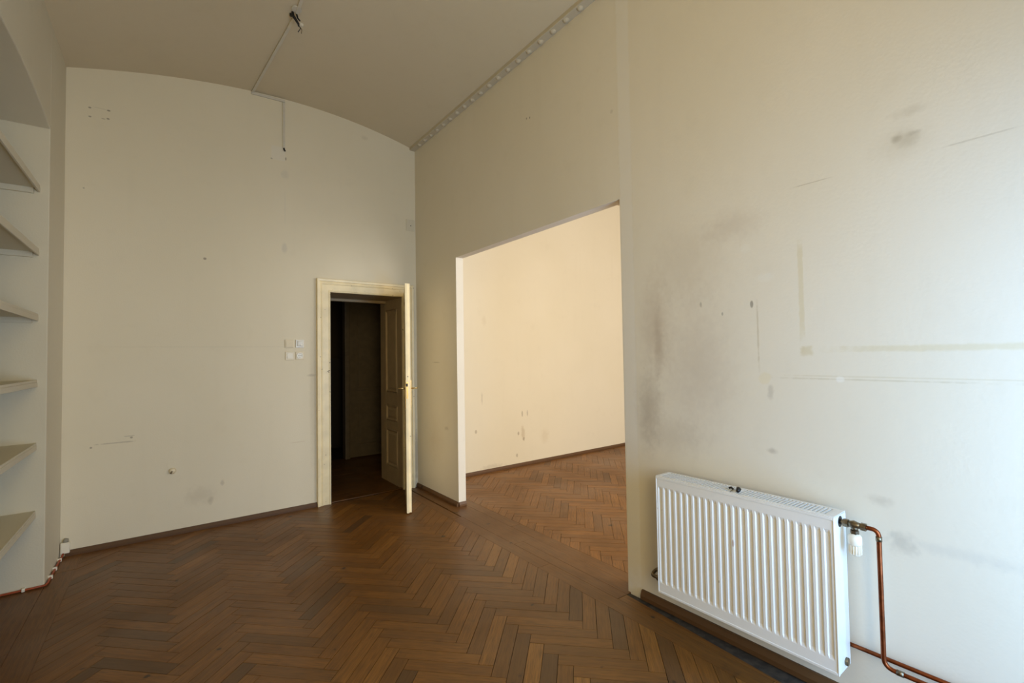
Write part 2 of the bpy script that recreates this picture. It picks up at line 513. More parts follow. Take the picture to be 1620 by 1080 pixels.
# windows
for i, (x0, x1, z0, z1, w, t) in enumerate(WINDOWS):
    root = empty('window_%d' % (i + 1), ((x0 + x1) / 2, FRONT_Y - 0.3, z0), kind='structure')
    y0, y1 = FRONT_Y - 0.34, FRONT_Y - 0.28
    xm, zt = (x0 + x1) / 2, z0 + (z1 - z0) * 0.68
    f = MB().box(x0, x0 + 0.06, y0, y1, z0, z1).box(x1 - 0.06, x1, y0, y1, z0, z1).box(x0 + 0.06, x1 - 0.06, y0, y1, z0, z0 + 0.07)
    f.box(x0 + 0.06, x1 - 0.06, y0, y1, z1 - 0.06, z1).box(xm - 0.04, xm + 0.04, y0, y1, z0 + 0.07, z1 - 0.06)
    f.box(x0 + 0.06, xm - 0.04, y0, y1, zt - 0.03, zt + 0.03).box(xm + 0.04, x1 - 0.06, y0, y1, zt - 0.03, zt + 0.03)
    f.build('window_frame', M['white_enamel'], root)
    for (a, b) in ((x0 + 0.06, xm - 0.04), (xm + 0.04, x1 - 0.06)):
        for (c, d) in ((z0 + 0.07, zt - 0.03), (zt + 0.03, z1 - 0.06)):
            MB().box(a, b, y0 + 0.028, y0 + 0.032, c, d).build('pane', M['glass'], root)
    MB().box(x0 - 0.05, x1 + 0.05, FRONT_Y - 0.27, FRONT_Y + 0.06, z0 - 0.04, z0 - 0.001).build('window_sill', M['white_enamel'], root)


# dark hallway behind the door
HY = YB + DEPTH
m = MB()
m.box(-0.6, 4.6, HY + 1.36, HY + 1.46, 2.45, 3.0)                # over the doors
m.box(3.02, 4.6, HY + 1.36, HY + 1.46, 0, 2.45)
m.box(-0.6, 1.28, HY + 1.36, HY + 1.46, 0, 2.45)
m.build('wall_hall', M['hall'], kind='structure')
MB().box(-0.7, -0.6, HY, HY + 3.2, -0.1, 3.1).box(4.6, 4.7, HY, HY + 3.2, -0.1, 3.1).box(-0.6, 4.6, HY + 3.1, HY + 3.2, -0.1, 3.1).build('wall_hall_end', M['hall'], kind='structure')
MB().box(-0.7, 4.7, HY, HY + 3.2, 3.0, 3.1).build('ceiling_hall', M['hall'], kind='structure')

# ------------------------------------------------------------------ parquet
L, W = 0.4292, 0.0764
S2 = math.sqrt(2.0)
PITCHX = L / S2
STEP = 0.1084
W = STEP / S2


def clip(poly, x0, x1, y0, y1):
    for (ax, lim, keep_less) in ((0, x0, False), (0, x1, True), (1, y0, False), (1, y1, True)):
        out = []
        for i in range(len(poly)):
            a, b = poly[i - 1], poly[i]
            ia = (a[ax] <= lim) if keep_less else (a[ax] >= lim)
            ib = (b[ax] <= lim) if keep_less else (b[ax] >= lim)
            if ia != ib:
                t = (lim - a[ax]) / (b[ax] - a[ax])
                out.append((a[0] + t * (b[0] - a[0]), a[1] + t * (b[1] - a[1])))
            if ib:
                out.append(b)
        poly = out
        if not poly:
            return []
    return poly


def area(poly):
    return 0.5 * sum(poly[i - 1][0] * poly[i][1] - poly[i][0] * poly[i - 1][1] for i in range(len(poly)))


def herringbone(xr, yr, x0, x1, y0, y1):
    """planks as (origin, angle, clipped local polygon, whole?)"""
    out = []
    g = 0.0012
    k0 = int((x0 - xr) / PITCHX) - 2
    k1 = int((x1 - xr) / PITCHX) + 3
    for k in range(k0, k1):
        up = (k % 2 == 0)
        rx = xr + k * PITCHX
        ph = yr if up else yr - PITCHX
        j0 = int((y0 - ph) / STEP) - 6
        j1 = int((y1 - ph) / STEP) + 7
        for j in range(j0, j1):
            ry = ph + j * STEP
            if up:      # rightmost corner is the lower corner of the far end
                ang = math.pi / 4
                cx = rx - (L / 2 + W / 2) / S2
                cy = ry - (L / 2 - W / 2) / S2
            else:
                ang = -math.pi / 4
                cx = rx - (L / 2 + W / 2) / S2
                cy = ry + (L / 2 - W / 2) / S2
            ca, sa = math.cos(ang), math.sin(ang)
            loc = [(-L / 2 + g, -W / 2 + g), (L / 2 - g, -W / 2 + g), (L / 2 - g, W / 2 - g), (-L / 2 + g, W / 2 - g)]
            wp = [(cx + ca * a - sa * b, cy + sa * a + ca * b) for a, b in loc]
            cp = clip(wp, x0, x1, y0, y1)
            if len(cp) < 3 or abs(area(cp)) < 2e-4:
                continue
            whole = abs(abs(area(cp)) - (L - 2 * g) * (W - 2 * g)) < 1e-6
            lp = loc if whole else [(ca * (a - cx) + sa * (b - cy), -sa * (a - cx) + ca * (b - cy)) for a, b in cp]
            out.append(((cx, cy), ang, lp, whole, cp))
    return out


def plank_mesh(name, polys, mat):
    """polys: list of (world-or-local polygon for the vertices, uv polygon)"""
    vs, fs, uvs = [], [], []
    for (vp, up, z) in polys:
        n = len(vp)
        o = len(vs)
        vs += [(a, b, z) for a, b in vp] + [(a, b, -0.009) for a, b in vp]
        fs.append(tuple(range(o, o + n)))
        uvs += [up[i] for i in range(n)]
        for i in range(n):
            j = (i + 1) % n
            fs.append((o + j, o + i, o + n + i, o + n + j))
            uvs += [up[j], up[i], up[i], up[j]]
    me = bpy.data.meshes.new(name)
    me.from_pydata(vs, [], fs)
    uvl = me.uv_layers.new(name='UVMap')
    for i, u in enumerate(uvs):
        uvl.data[i].uv = u
    me.materials.append(mat)
    me.update()
    return me


def seen_area(cp):
    pts = [px((a, b, 0)) for a, b in cp]
    if any(p is None for p in pts):
        return 0.0
    cx = sum(p[0] for p in pts) / len(pts)
    cy = sum(p[1] for p in pts) / len(pts)
    if not (-60 < cx < 1680 and 0 < cy < 1130):
        return 0.0
    return abs(area(pts))


def lay(parent, planks, mat, mat_stuff, visible, limit=300):
    rank = sorted(planks, key=lambda p: -(seen_area(p[4]) if visible(p[0]) else 0.0))
    single = [p for p in rank[:limit] if visible(p[0]) and seen_area(p[4]) > 0]
    rest = [p for p in rank if p not in single]
    whole_mesh = None
    for (c, ang, lp, whole, cp) in single:
        if whole:
            if whole_mesh is None:
                whole_mesh = plank_mesh('plank', [(lp, lp, 0.0)], mat)
            me = whole_mesh
        else:
            me = plank_mesh('plank', [(lp, lp, 0.0)], mat)
        o = bpy.data.objects.new('plank', me)
        col.objects.link(o)
        o.parent = parent
        o.location = (c[0] + random.uniform(-4e-4, 4e-4), c[1] + random.uniform(-4e-4, 4e-4), random.uniform(-0.0009, 0.0))
        o.rotation_euler = (random.gauss(0, 0.0022), random.gauss(0, 0.0005), ang + random.gauss(0, 0.0012))
    if rest:
        polys = []
        for (c, ang, lp, whole, cp) in rest:
            ca, sa = math.cos(ang), math.sin(ang)
            polys.append(([(c[0] + ca * a - sa * b, c[1] + sa * a + ca * b) for a, b in lp], lp, random.uniform(-0.0009, 0.0)))
        o = bpy.data.objects.new('plank_field', plank_mesh('plank_field', polys, mat_stuff))
        col.objects.link(o)
        o.parent = parent
        o['kind'] = 'stuff'
    return len(single), len(rest)


def board(parent, x0, x1, y0, y1, z=0.0, name='border_board'):
    """a long board lying along Y (or X when wider)"""
    g = 0.001
    cx, cy = (x0 + x1) / 2, (y0 + y1) / 2
    hx, hy = (x1 - x0) / 2 - g, (y1 - y0) / 2 - g
    if hy >= hx:
        lp, ang = [(-hy, -hx), (hy, -hx), (hy, hx), (-hy, hx)], math.pi / 2
    else:
        lp, ang = [(-hx, -hy), (hx, -hy), (hx, hy), (-hx, hy)], 0.0
    o = bpy.data.objects.new(name, plank_mesh(name, [(lp, lp, 0.0)], M['board']))
    col.objects.link(o)
    o.parent = parent
    o.location = (cx, cy, z + random.uniform(-0.001, 0.0))
    o.rotation_euler = (random.gauss(0, 0.001), 0, ang + random.gauss(0, 0.0004))
    return o


HB0, HB1 = -0.515, 2.112
floor = MB().box(XL - 0.4, XI + 0.02, FRONT_Y, YB + DEPTH, -0.10, -0.0095).build('floor', M['subfloor'], kind='structure', label='worn oak herringbone parquet floor')
floor2 = MB().box(XI + 0.02, XE, FRONT_Y, YB, -0.10, -0.0095).build('floor', M['subfloor'], kind='structure', label='sunlit herringbone parquet of the neighbouring room')
lay(floor, herringbone(1.582, 2.308, HB0, HB1, FRONT_Y, YB), M['plank'], M['plank_stuff'],
    lambda c: c[1] > 0.8)
lay(floor2, herringbone(3.266, 3.880, 2.536, XE, FRONT_Y, YB), M['plank_side'], M['plank_side_stuff'],
    lambda c: c[0] * (NY / XI) < c[1] + 0.25 and c[1] < c[0] * (JY / XR) + 0.1)
# border along the left wall, round the niche
y = YB
for ln in (0.36, 0.9, 1.1, 1.0, 1.1, 1.24):
    board(floor, XL, HB0, max(FRONT_Y, y - ln), y)
    y -= ln
board(floor, NXB + 0.2, XL, NYB, NYA - 0.9)
board(floor, NXB + 0.2, XL, NYA - 0.9, NYA)
board(floor, NXB, NXB + 0.2, NYB, NYA)
# border along the partition
cuts = [YB, 3.80, 2.55, 1.02, -0.05, FRONT_Y]
for a, b in zip(cuts[1:], cuts[:-1]):
    board(floor, HB1, 2.213 if a > 3.7 else 2.222, a, b)
board(floor, 2.227, XR, JY - 0.001, YB)
wedge = [(2.224, 0.95), (2.236, 0.95), (2.305, NY - 0.022), (2.224, NY - 0.022)]
wo = bpy.data.objects.new('border_board', plank_mesh('border_board', [(wedge, [(q, p) for p, q in wedge], -0.001)], M['board']))
col.objects.link(wo)
wo.parent = floor
# threshold boards in the opening
board(floor, 2.222, 2.43, 2.985, JY - 0.001, name='threshold_board')
board(floor, 2.222, 2.312, NY - 0.02, 2.985, name='threshold_board')
board(floor, 2.312, 2.43, NY - 0.02, 2.985, name='threshold_board')
board(floor2, 2.43, 2.536, NY, 3.3)
board(floor2, 2.43, 2.536, 3.3, YB)
board(floor2, 2.46, 2.536, FRONT_Y, NY)
# bare dusty slab strip under the radiator side skirting
m = MB().box(2.226, 2.34, FRONT_Y, NY - 0.02, -0.0095, -0.004)
m.build('dust_strip', M['dust'], floor, label='grey dusty gap beside the skirting board')
# doorway threshold and hall floor
board(floor, DX0, DX1, YB - 0.005, YB + 0.05, 0.014, name='door_threshold')
for i in range(5):
    board(floor, DX0 - 0.02, DX1 + 0.02, YB + 0.05 + 0.12 * i, YB + 0.17 + 0.12 * i)
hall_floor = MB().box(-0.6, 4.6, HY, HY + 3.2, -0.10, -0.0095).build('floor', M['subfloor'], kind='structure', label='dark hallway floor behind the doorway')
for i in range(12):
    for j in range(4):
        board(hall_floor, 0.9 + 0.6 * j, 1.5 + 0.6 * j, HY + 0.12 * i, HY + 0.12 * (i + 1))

# ------------------------------------------------------------------ skirting boards


def skirting(name, pts, h=0.042, t=0.022, z=0.0, mat='skirting'):
    """profile run along pts on the floor; the room is to the left of the direction"""
    m = MB()
    prof = [(0, 0), (t, 0), (t, h * 0.45), (t * 0.45, h), (0, h)]
    for (a, b) in zip(pts[:-1], pts[1:]):
        a, b = Vector((a[0], a[1], 0)), Vector((b[0], b[1], 0))
        d = (b - a).normalized()
        nrm = Vector((-d.y, d.x, 0))
        vs = [a + nrm * p + Vector((0, 0, z + q)) for p, q in prof] + [b + nrm * p + Vector((0, 0, z + q)) for p, q in prof]
        n = len(prof)
        fs = [tuple(range(n)), tuple(reversed(range(n, 2 * n)))] + [(i, n + i, n + (i + 1) % n, (i + 1) % n) for i in range(n)]
        m.add(vs, fs)
    o = m.build(name, M[mat], kind='structure')
    return o


e = 0.0
skirting('baseboard_back', [(DX0 - 0.135, YB), (XL + 0.03, YB)])
skirting('baseboard_right', [(XR, JY), (XR, YB)])
skirting('baseboard_right_end', [(XI, JY), (XR, JY)], t=0.016)
skirting('baseboard_radiator', [(2.345, FRONT_Y), (2.345, 1.835)], h=0.052, t=0.026, z=0.006)
skirting('baseboard_side_room', [(XE, YB), (XI, YB)])
skirting('baseboard_hall', [(1.2, HY + 1.36), (-0.5, HY + 1.36)])

# ------------------------------------------------------------------ riveted beam flange
trim = empty('trim_1', (2.315, 2.0, 3.92), kind='structure', label='painted steel beam flange with rivets along the ceiling')
MB().box(2.283, XR + 0.003, FRONT_Y, YB, 3.926, 3.99).build('flange', M['flange'], trim, bevel=0.004)
riv = None
for i in range(22):
    y = 2.231 - 0.1428 * 3 + 0.1428 * i
    if y > YB - 0.03:
        break
    if riv is None:
        vs, fs = [], []
        R_, seg, rings = 0.0245, 14, 4
        for a in range(rings):
            t = a / rings * math.pi / 2
            vs += [(R_ * math.cos(t) * math.cos(2 * math.pi * s / seg), R_ * math.cos(t) * math.sin(2 * math.pi * s / seg), -R_ * 0.75 * math.sin(t)) for s in range(seg)]
        vs.append((0, 0, -R_ * 0.75))
        for a in range(rings - 1):
            for s in range(seg):
                fs.append((a * seg + s, (a + 1) * seg + s, (a + 1) * seg + (s + 1) % seg, a * seg + (s + 1) % seg))
        for s in range(seg):
            fs.append(((rings - 1) * seg + s, len(vs) - 1, (rings - 1) * seg + (s + 1) % seg))
        me = bpy.data.meshes.new('rivet')
        me.from_pydata(vs, [], fs)
        for p in me.polygons:
            p.use_smooth = True
        me.materials.append(M['flange'])
        riv = me
    o = bpy.data.objects.new('rivet', riv)
    col.objects.link(o)
    o.parent = trim
    o.location = (2.317 - 2.315 + random.uniform(-0.002, 0.002), y - 2.0, 0.007)

# ------------------------------------------------------------------ door
door = empty('door_1', ((DX0 + DX1) / 2, YB, 0), kind='structure', label='cream painted panelled door standing open in its moulded casing')
prof = [(0.0, 0.0), (0.0, 0.022), (0.006, 0.027), (0.012, 0.027), (0.018, 0.020), (0.078, 0.020), (0.082, 0.028), (0.092, 0.031), (0.096, 0.026), (0.106, 0.026), (0.110, 0.040), (0.132, 0.044), (0.135, 0.040), (0.135, 0.0)]


def casing_piece(path):
    m = MB()
    rings = []
    for (x, z, sx, sz) in path:
        rings.append([(x + sx * d, YB - t, z + sz * d) for d, t in prof])
    vs = [p for r in rings for p in r]
    n = len(prof)
    fs = [(i, (i + 1) % n, n + (i + 1) % n, n + i) for i in range(n)] + [tuple(reversed(range(n))), tuple(range(n, 2 * n))]
    return m.add(vs, fs)


casing_piece([(DX0, 0.0, -1, 0), (DX0, DZ, -1, 1)]).build('casing', M['door_paint'], door)
casing_piece([(DX0, DZ, -1, 1), (DX1, DZ, 1, 1)]).build('casing', M['door_paint'], door)
casing_piece([(DX1, DZ, 1, 1), (DX1, 0.0, 1, 0)]).build('casing', M['door_paint'], door)
# stop strip inside the frame, panelled lining of the deep reveal
PAN = [(0.20, 0.64), (0.74, 0.93), (1.08, 2.07)]


def lining(x_face, sgn, name='lining'):
    """sgn: +1 board extends to +x from its face"""
    x1 = x_face + sgn * 0.02
    a, b = min(x_face, x1), max(x_face, x1)
    ln = MB().box(a + (0.012 if sgn > 0 else 0), b - (0.012 if sgn < 0 else 0), YB, YB + DEPTH, 0, DZ)
    lo, hi = (x_face, x_face + 0.012) if sgn > 0 else (x_face - 0.012, x_face)
    ya, yb = YB + 0.135, YB + 0.48
    ln.box(lo, hi, YB, ya, 0, DZ).box(lo, hi, yb, YB + DEPTH, 0, DZ)
    zs = [0.0] + [q for p in PAN for q in p] + [DZ]
    for i in range(0, len(zs), 2):
        ln.box(lo, hi, ya, yb, zs[i], zs[i + 1])
    o = ln.build(name, M['lining_shaded'], door, bevel=0.002)
    for (z0, z1) in PAN:
        q = MB()
        s = -sgn
        f0, f1 = x_face + sgn * 0.012, x_face - sgn * 0.004
        # bevelled moulding frame and raised field
        c = 0.03
        ring0 = [(f0, ya, z0), (f0, yb, z0), (f0, yb, z1), (f0, ya, z1)]
        ring1 = [(f1, ya + 0.012, z0 + 0.012), (f1, yb - 0.012, z0 + 0.012), (f1, yb - 0.012, z1 - 0.012), (f1, ya + 0.012, z1 - 0.012)]
        ring2 = [(f0, ya + c, z0 + c), (f0, yb - c, z0 + c), (f0, yb - c, z1 - c), (f0, ya + c, z1 - c)]
        ring3 = [(f0 - sgn * 0.010, ya + c + 0.03, z0 + c + 0.03), (f0 - sgn * 0.010, yb - c - 0.03, z0 + c + 0.03), (f0 - sgn * 0.010, yb - c - 0.03, z1 - c - 0.03), (f0 - sgn * 0.010, ya + c + 0.03, z1 - c - 0.03)]
        vs = ring0 + ring1 + ring2 + ring3
        fs = []
        for r in range(3):
            for i in range(4):
                fs.append((r * 4 + i, r * 4 + (i + 1) % 4, r * 4 + 4 + (i + 1) % 4, r * 4 + 4 + i))
        fs.append((12, 13, 14, 15))
        q.add(vs, fs).build('panel', M['lining_shaded'], o)


lining(DX0, -1)
lining(DX1, 1)
MB().box(DX0, DX1, YB, YB + DEPTH, DZ, DZ + 0.018).build('lining_head', M['lining_shaded'], door)
MB().box(DX0, DX1, YB + 0.46, YB + 0.52, DZ - 0.03, DZ).build('head_moulding', M['lining_shaded'], door, bevel=0.006)

# the leaf, hinged on the right, swung towards the room
HG = Vector((2.196, YB - 0.050))
EDGE = Vector((1.866, 4.165))
dv = EDGE - HG
LW, LT, LZ0, LZ1 = dv.length, 0.046, 0.012, 2.212
leaf_mesh = MB()
ST = 0.115
zs = [LZ0] + [q for p in [(0.24, 0.62), (0.74, 0.93), (1.05, 2.08)] for q in p] + [LZ1]
hy = LT / 2
leaf_mesh.box(0, ST, -hy, hy, LZ0, LZ1).box(LW - ST, LW - 0.018, -hy, hy, LZ0, LZ1)
leaf_mesh.box(LW - 0.018, LW, -hy, 0.002, LZ0, LZ1)          # rebated closing edge
for i in range(0, len(zs), 2):
    leaf_mesh.box(ST, LW - ST, -hy, hy, zs[i], zs[i + 1])
leaf = leaf_mesh.build('leaf', M['door_paint'], None, bevel=0.002)
leaf.parent = door
leaf.location = (HG.x - door.location.x, HG.y - door.location.y, 0)
leaf.rotation_euler = (0, 0, math.atan2(dv.y, dv.x))
leaf['_org'] = (0, 0, 0)


def raised_panel(a, b, z0, z1):
    """field with bevelled margins on both faces, local leaf coordinates"""
    q = MB()
    vs = []
    for (ins, t) in ((0.0, 0.010), (0.012, 0.018), (0.026, 0.008), (0.06, 0.015)):
        for s in (-1, 1):
            vs += [(a + ins, s * t, z0 + ins), (b - ins, s * t, z0 + ins), (b - ins, s * t, z1 - ins), (a + ins, s * t, z1 - ins)]
    fs = []
    for s in (0, 1):
        for r in range(3):
            for i in range(4):
                o = r * 8 + s * 4
                fs.append((o + i, o + (i + 1) % 4, o + 8 + (i + 1) % 4, o + 8 + i))
        o = 24 + s * 4
        fs.append((o, o + 1, o + 2, o + 3))
    return q.add(vs, fs)


for i in range(1, len(zs) - 1, 2):
    raised_panel(ST, LW - ST, zs[i], zs[i + 1]).build('panel', M['door_paint'], leaf)
for s in (-1, 1):
    yf = s * hy
    q = MB().box(LW - 0.078, LW - 0.038, min(yf, yf + s * 0.006), max(yf, yf + s * 0.006), 1.00, 1.275)
    q.build('handle_plate', M['brass'], leaf, label='long brass handle plate', bevel=0.002)
    q = MB().tube([(LW - 0.058, yf, 1.195), (LW - 0.058, yf + s * 0.052, 1.195), (LW - 0.066, yf + s * 0.060, 1.195), (LW - 0.10, yf + s * 0.062, 1.193), (LW - 0.165, yf + s * 0.058, 1.186)], [0.008, 0.008, 0.0085, 0.0085, 0.007], 10)
    q.build('lever', M['brass'], leaf, label='brass door lever', smooth=True)
MB().box(LW - 0.0005, LW + 0.0012, -0.016, -0.002, 1.10, 1.26).build('lock_plate', M['brass'], leaf)
MB().box(LW + 0.0012, LW + 0.003, -0.020, -0.004, 1.215, 1.245).build('lock_hole', M['black'], leaf)  # black plate laid on for the dark inside the lock hole
for z in (0.25, 1.15, 1.95):
    MB().tube([(-0.006, hy + 0.004, z), (-0.006, hy + 0.004, z + 0.09)], 0.008, 8).build('hinge', M['fitting'], leaf)

# second door, closed, at the far side of the hall
d2o = empty('door_2', (2.6, HY + 1.36, 0), kind='structure', label='white panelled door at the far side of the dark hall')
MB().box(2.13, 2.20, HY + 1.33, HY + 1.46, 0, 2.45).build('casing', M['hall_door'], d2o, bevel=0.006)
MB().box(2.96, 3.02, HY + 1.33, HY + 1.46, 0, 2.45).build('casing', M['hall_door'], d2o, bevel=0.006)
fr = MB().box(2.205, 2.30, HY + 1.37, HY + 1.41, 0.01, 2.45).box(2.86, 2.955, HY + 1.37, HY + 1.41, 0.01, 2.45)
for (a, b) in ((0.01, 0.2), (0.86, 1.0), (2.3, 2.45)):
    fr.box(2.30, 2.86, HY + 1.37, HY + 1.41, a, b)
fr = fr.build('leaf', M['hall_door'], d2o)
for (a, b) in ((0.2, 0.86), (1.0, 2.3)):
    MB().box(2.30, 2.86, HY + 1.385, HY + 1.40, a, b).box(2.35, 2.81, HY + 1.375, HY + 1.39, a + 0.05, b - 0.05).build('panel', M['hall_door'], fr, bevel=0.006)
cab = empty('dark_cabinet', (1.7, HY + 2.5, 0), label='dark brown cabinet standing in the unlit room behind the door', cat='cabinet')
MB().box(1.2, 2.6, HY + 2.3, HY + 2.8, 0.06, 1.46).build('body', M['dark_cab'], cab)
MB().box(1.18, 2.62, HY + 2.28, HY + 2.82, 1.46, 1.50).build('top', M['dark_cab'], cab)
MB().box(1.24, 2.56, HY + 2.36, HY + 2.76, 0.0, 0.06).build('plinth', M['dark_cab'], cab)
for i in range(2):
    MB().box(1.22 + 0.69 * i, 1.89 + 0.69 * i, HY + 2.28, HY + 2.3, 0.08, 1.44).build('door', M['dark_cab'], cab)

# ------------------------------------------------------------------ shelves in the niche
SH = [0.512, 0.962, 1.384, 1.829, 2.273, 2.708]
NAMES = ['lowest white shelf in the arched niche', 'second white niche shelf from the floor', 'third white niche shelf from the floor',
         'fourth white niche shelf from the floor', 'fifth white niche shelf from the floor', 'topmost white shelf in the arched niche']
for z, nm in zip(SH, NAMES):
    s = empty('wall_shelf', ((NXB - 0.69) / 2, (NYA + NYB) / 2, z - 0.045), label=nm, cat='shelf', group='white shelves in the arched niche')
    MB().box(NXB, -0.702, NYB, NYA, z - 0.024, z).build('board', M['wall_left'], s)
    MB().box(-0.702, -0.690, NYB, NYA, z - 0.046, z - 0.014).build('front_edge', M['wall_left'], s, bevel=0.002)
    MB().box(-0.702, -0.692, NYB, NYA, z - 0.0135, z + 0.002).build('edge_strip', M['wall_left'], s, bevel=0.001)
    for (a, b) in ((NYA - 0.022, NYA), (NYB, NYB + 0.022)):
        MB().box(NXB, -0.72, a, b, z - 0.060, z - 0.024).build('support_batten', M['wall_left'], s)

# ------------------------------------------------------------------ radiator
RX0, RX1, RY0, RY1, RZ0, RZ1 = 2.172, 2.298, 0.742, 1.598, 0.187, 0.822
rad = empty('radiator', ((RX0 + RX1) / 2, (RY0 + RY1) / 2, RZ0), label='white steel panel radiator with vertical ribs on the right wall', cat='radiator')
# ribbed front plate
NR = 24
py = (RY1 - RY0 - 0.02) / NR
cols = [(RY0 + 0.006, 0.0)]
for i in range(NR):
    y = RY0 + 0.01 + py * i
    cols += [(y + 0.14 * py, 0.0), (y + 0.28 * py, 0.0052), (y + 0.72 * py, 0.0052), (y + 0.86 * py, 0.0)]
cols.append((RY1 - 0.006, 0.0))
rows = [(RZ0 + 0.012, 0), (RZ0 + 0.055, 0), (RZ0 + 0.072, 1), (RZ1 - 0.072, 1), (RZ1 - 0.055, 0), (RZ1 - 0.016, 0)]
vs, fs = [], []
for (z, k) in rows:
    for (y, d) in cols:
        vs.append((RX0 + 0.004 + d * k, y, z))
nc = len(cols)
for r in range(len(rows) - 1):
    for c in range(nc - 1):
        fs.append((r * nc + c, r * nc + c + 1, (r + 1) * nc + c + 1, (r + 1) * nc + c))
rustmarks = [('e', 1.168, 0.585, 0.006, 0.020, (150, 96, 62), 0.9, 0.4, 0.3), ('e', 1.245, 0.375, 0.004, 0.008, (30, 30, 34), 1.0, 0.4, 0.2),
             ('e', 1.59, 0.645, 0.006, 0.004, (120, 90, 60), 0.7, 0.5, 0.2), ('e', 1.565, 0.64, 0.003, 0.006, (130, 100, 70), 0.6, 0.5, 0.2)]
M['radiator_front'] = plaster('white_radiator_enamel', (234, 233, 228), rustmarks, 'YZ')
nt = M['radiator_front'].node_tree
nt.nodes['Principled BSDF'].inputs['Roughness'].default_value = 0.35
nt.nodes['Principled BSDF'].inputs['Specular IOR Level'].default_value = 0.5
for lk in [l for l in nt.links if l.to_socket == nt.nodes['Principled BSDF'].inputs['Normal']]:
    nt.links.remove(lk)
front = MB().add(vs, fs).build('front_plate', M['radiator_front'], rad, label='ribbed white front plate')
md = front.modifiers.new('thickness', 'SOLIDIFY')
md.thickness = 0.0015
md.offset = 0
# rim round the plate
rim = MB().box(RX0 + 0.001, RX0 + 0.012, RY0 + 0.0005, RY0 + 0.006, RZ0, RZ1 - 0.004).box(RX0 + 0.001, RX0 + 0.012, RY1 - 0.006, RY1 - 0.0005, RZ0, RZ1 - 0.004)
rim.box(RX0 + 0.001, RX0 + 0.014, RY0 + 0.006, RY1 - 0.006, RZ0, RZ0 + 0.012).box(RX0 + 0.001, RX0 + 0.014, RY0 + 0.006, RY1 - 0.006, RZ1 - 0.016, RZ1 - 0.004)
rim.build('rim', M['white_enamel'], rad, bevel=0.002)
MB().box(RX1 - 0.03, RX1 - 0.006, RY0 + 0.012, RY1 - 0.012, RZ0 + 0.02, RZ1 - 0.05).build('rear_plate', M['white_enamel'], rad)
MB().box(RX0 + 0.03, RX1 - 0.035, RY0 + 0.02, RY1 - 0.02, RZ0 + 0.03, RZ1 - 0.022).build('convector_shade_core', M['subfloor'], rad)  # core coloured dark to put shade behind the grille slots
# side covers; the near one has the round hole for the valve
MB().box(RX0 + 0.006, RX1, RY1 - 0.004, RY1, RZ0 + 0.006, RZ1).build('side_cover', M['white_enamel'], rad, bevel=0.0015)
sc_ = MB().box(RX0 + 0.006, RX1, RY0, RY0 + 0.004, RZ0 + 0.004, RZ1).build('side_cover', M['white_enamel'], rad, bevel=0.0015)
MB().tube([(2.235, RY0 + 0.001, 0.792), (2.235, RY0 - 0.0008, 0.792)], 0.0225, 20).build('valve_hole', M['black'], sc_)
MB().tube([(2.245, RY0 + 0.001, 0.222), (2.245, RY0 - 0.010, 0.222)], 0.016, 16).build('end_plug', M['fitting'], rad, smooth=False, bevel=0.002)
# top grille: frame and slats
gr = MB().box(RX0 + 0.004, RX0 + 0.020, RY0, RY1, RZ1 - 0.004, RZ1 + 0.001).box(RX1 - 0.014, RX1, RY0, RY1, RZ1 - 0.004, RZ1 + 0.001)
gr.box(RX0 + 0.02, RX1 - 0.014, RY0, RY0 + 0.03, RZ1 - 0.004, RZ1 + 0.001).box(RX0 + 0.02, RX1 - 0.014, RY1 - 0.02, RY1, RZ1 - 0.004, RZ1 + 0.001)
gr.box(RX0 + 0.02, RX1 - 0.014, (RY0 + RY1) / 2 - 0.012, (RY0 + RY1) / 2 + 0.012, RZ1 - 0.004, RZ1 + 0.001)
gr = gr.build('top_grille', M['white_enamel'], rad, bevel=0.001)
ns = 52
slat_me = None
for i in range(ns):
    y = RY0 + 0.034 + (RY1 - RY0 - 0.058) * i / (ns - 1)
    if abs(y - (RY0 + RY1) / 2) < 0.016:
        continue
    if slat_me is None:
        so = MB().box(RX0 + 0.02, RX1 - 0.014, -0.0038, 0.0038, RZ1 - 0.006, RZ1).build('slat', M['white_enamel'], gr)
        slat_me = so.data
        for v in slat_me.vertices:
            v.co += Vector(rad.location) * 0
        so.location = (0, y, 0)
        first = so
        base_y = rad.location.y
    else:
        so = first.copy()
        col.objects.link(so)
        so.parent = gr
        so.location = (0, y, 0)
# black clip lying on the grille
clipo = empty('black_clip', (2.225, 1.165, RZ1 + 0.002), label='small black plastic clip lying on the radiator grille', cat='clip')
MB().tube([(2.20, 1.150, RZ1 + 0.010), (2.222, 1.156, RZ1 + 0.013), (2.245, 1.172, RZ1 + 0.010)], [0.008, 0.011, 0.008], 8).build('body', M['black'], clipo, smooth=True)
MB().tube([(2.222, 1.185, RZ1 + 0.008), (2.228, 1.196, RZ1 + 0.012), (2.222, 1.206, RZ1 + 0.008)], 0.005, 8).build('loop', M['black'], clipo, smooth=True)

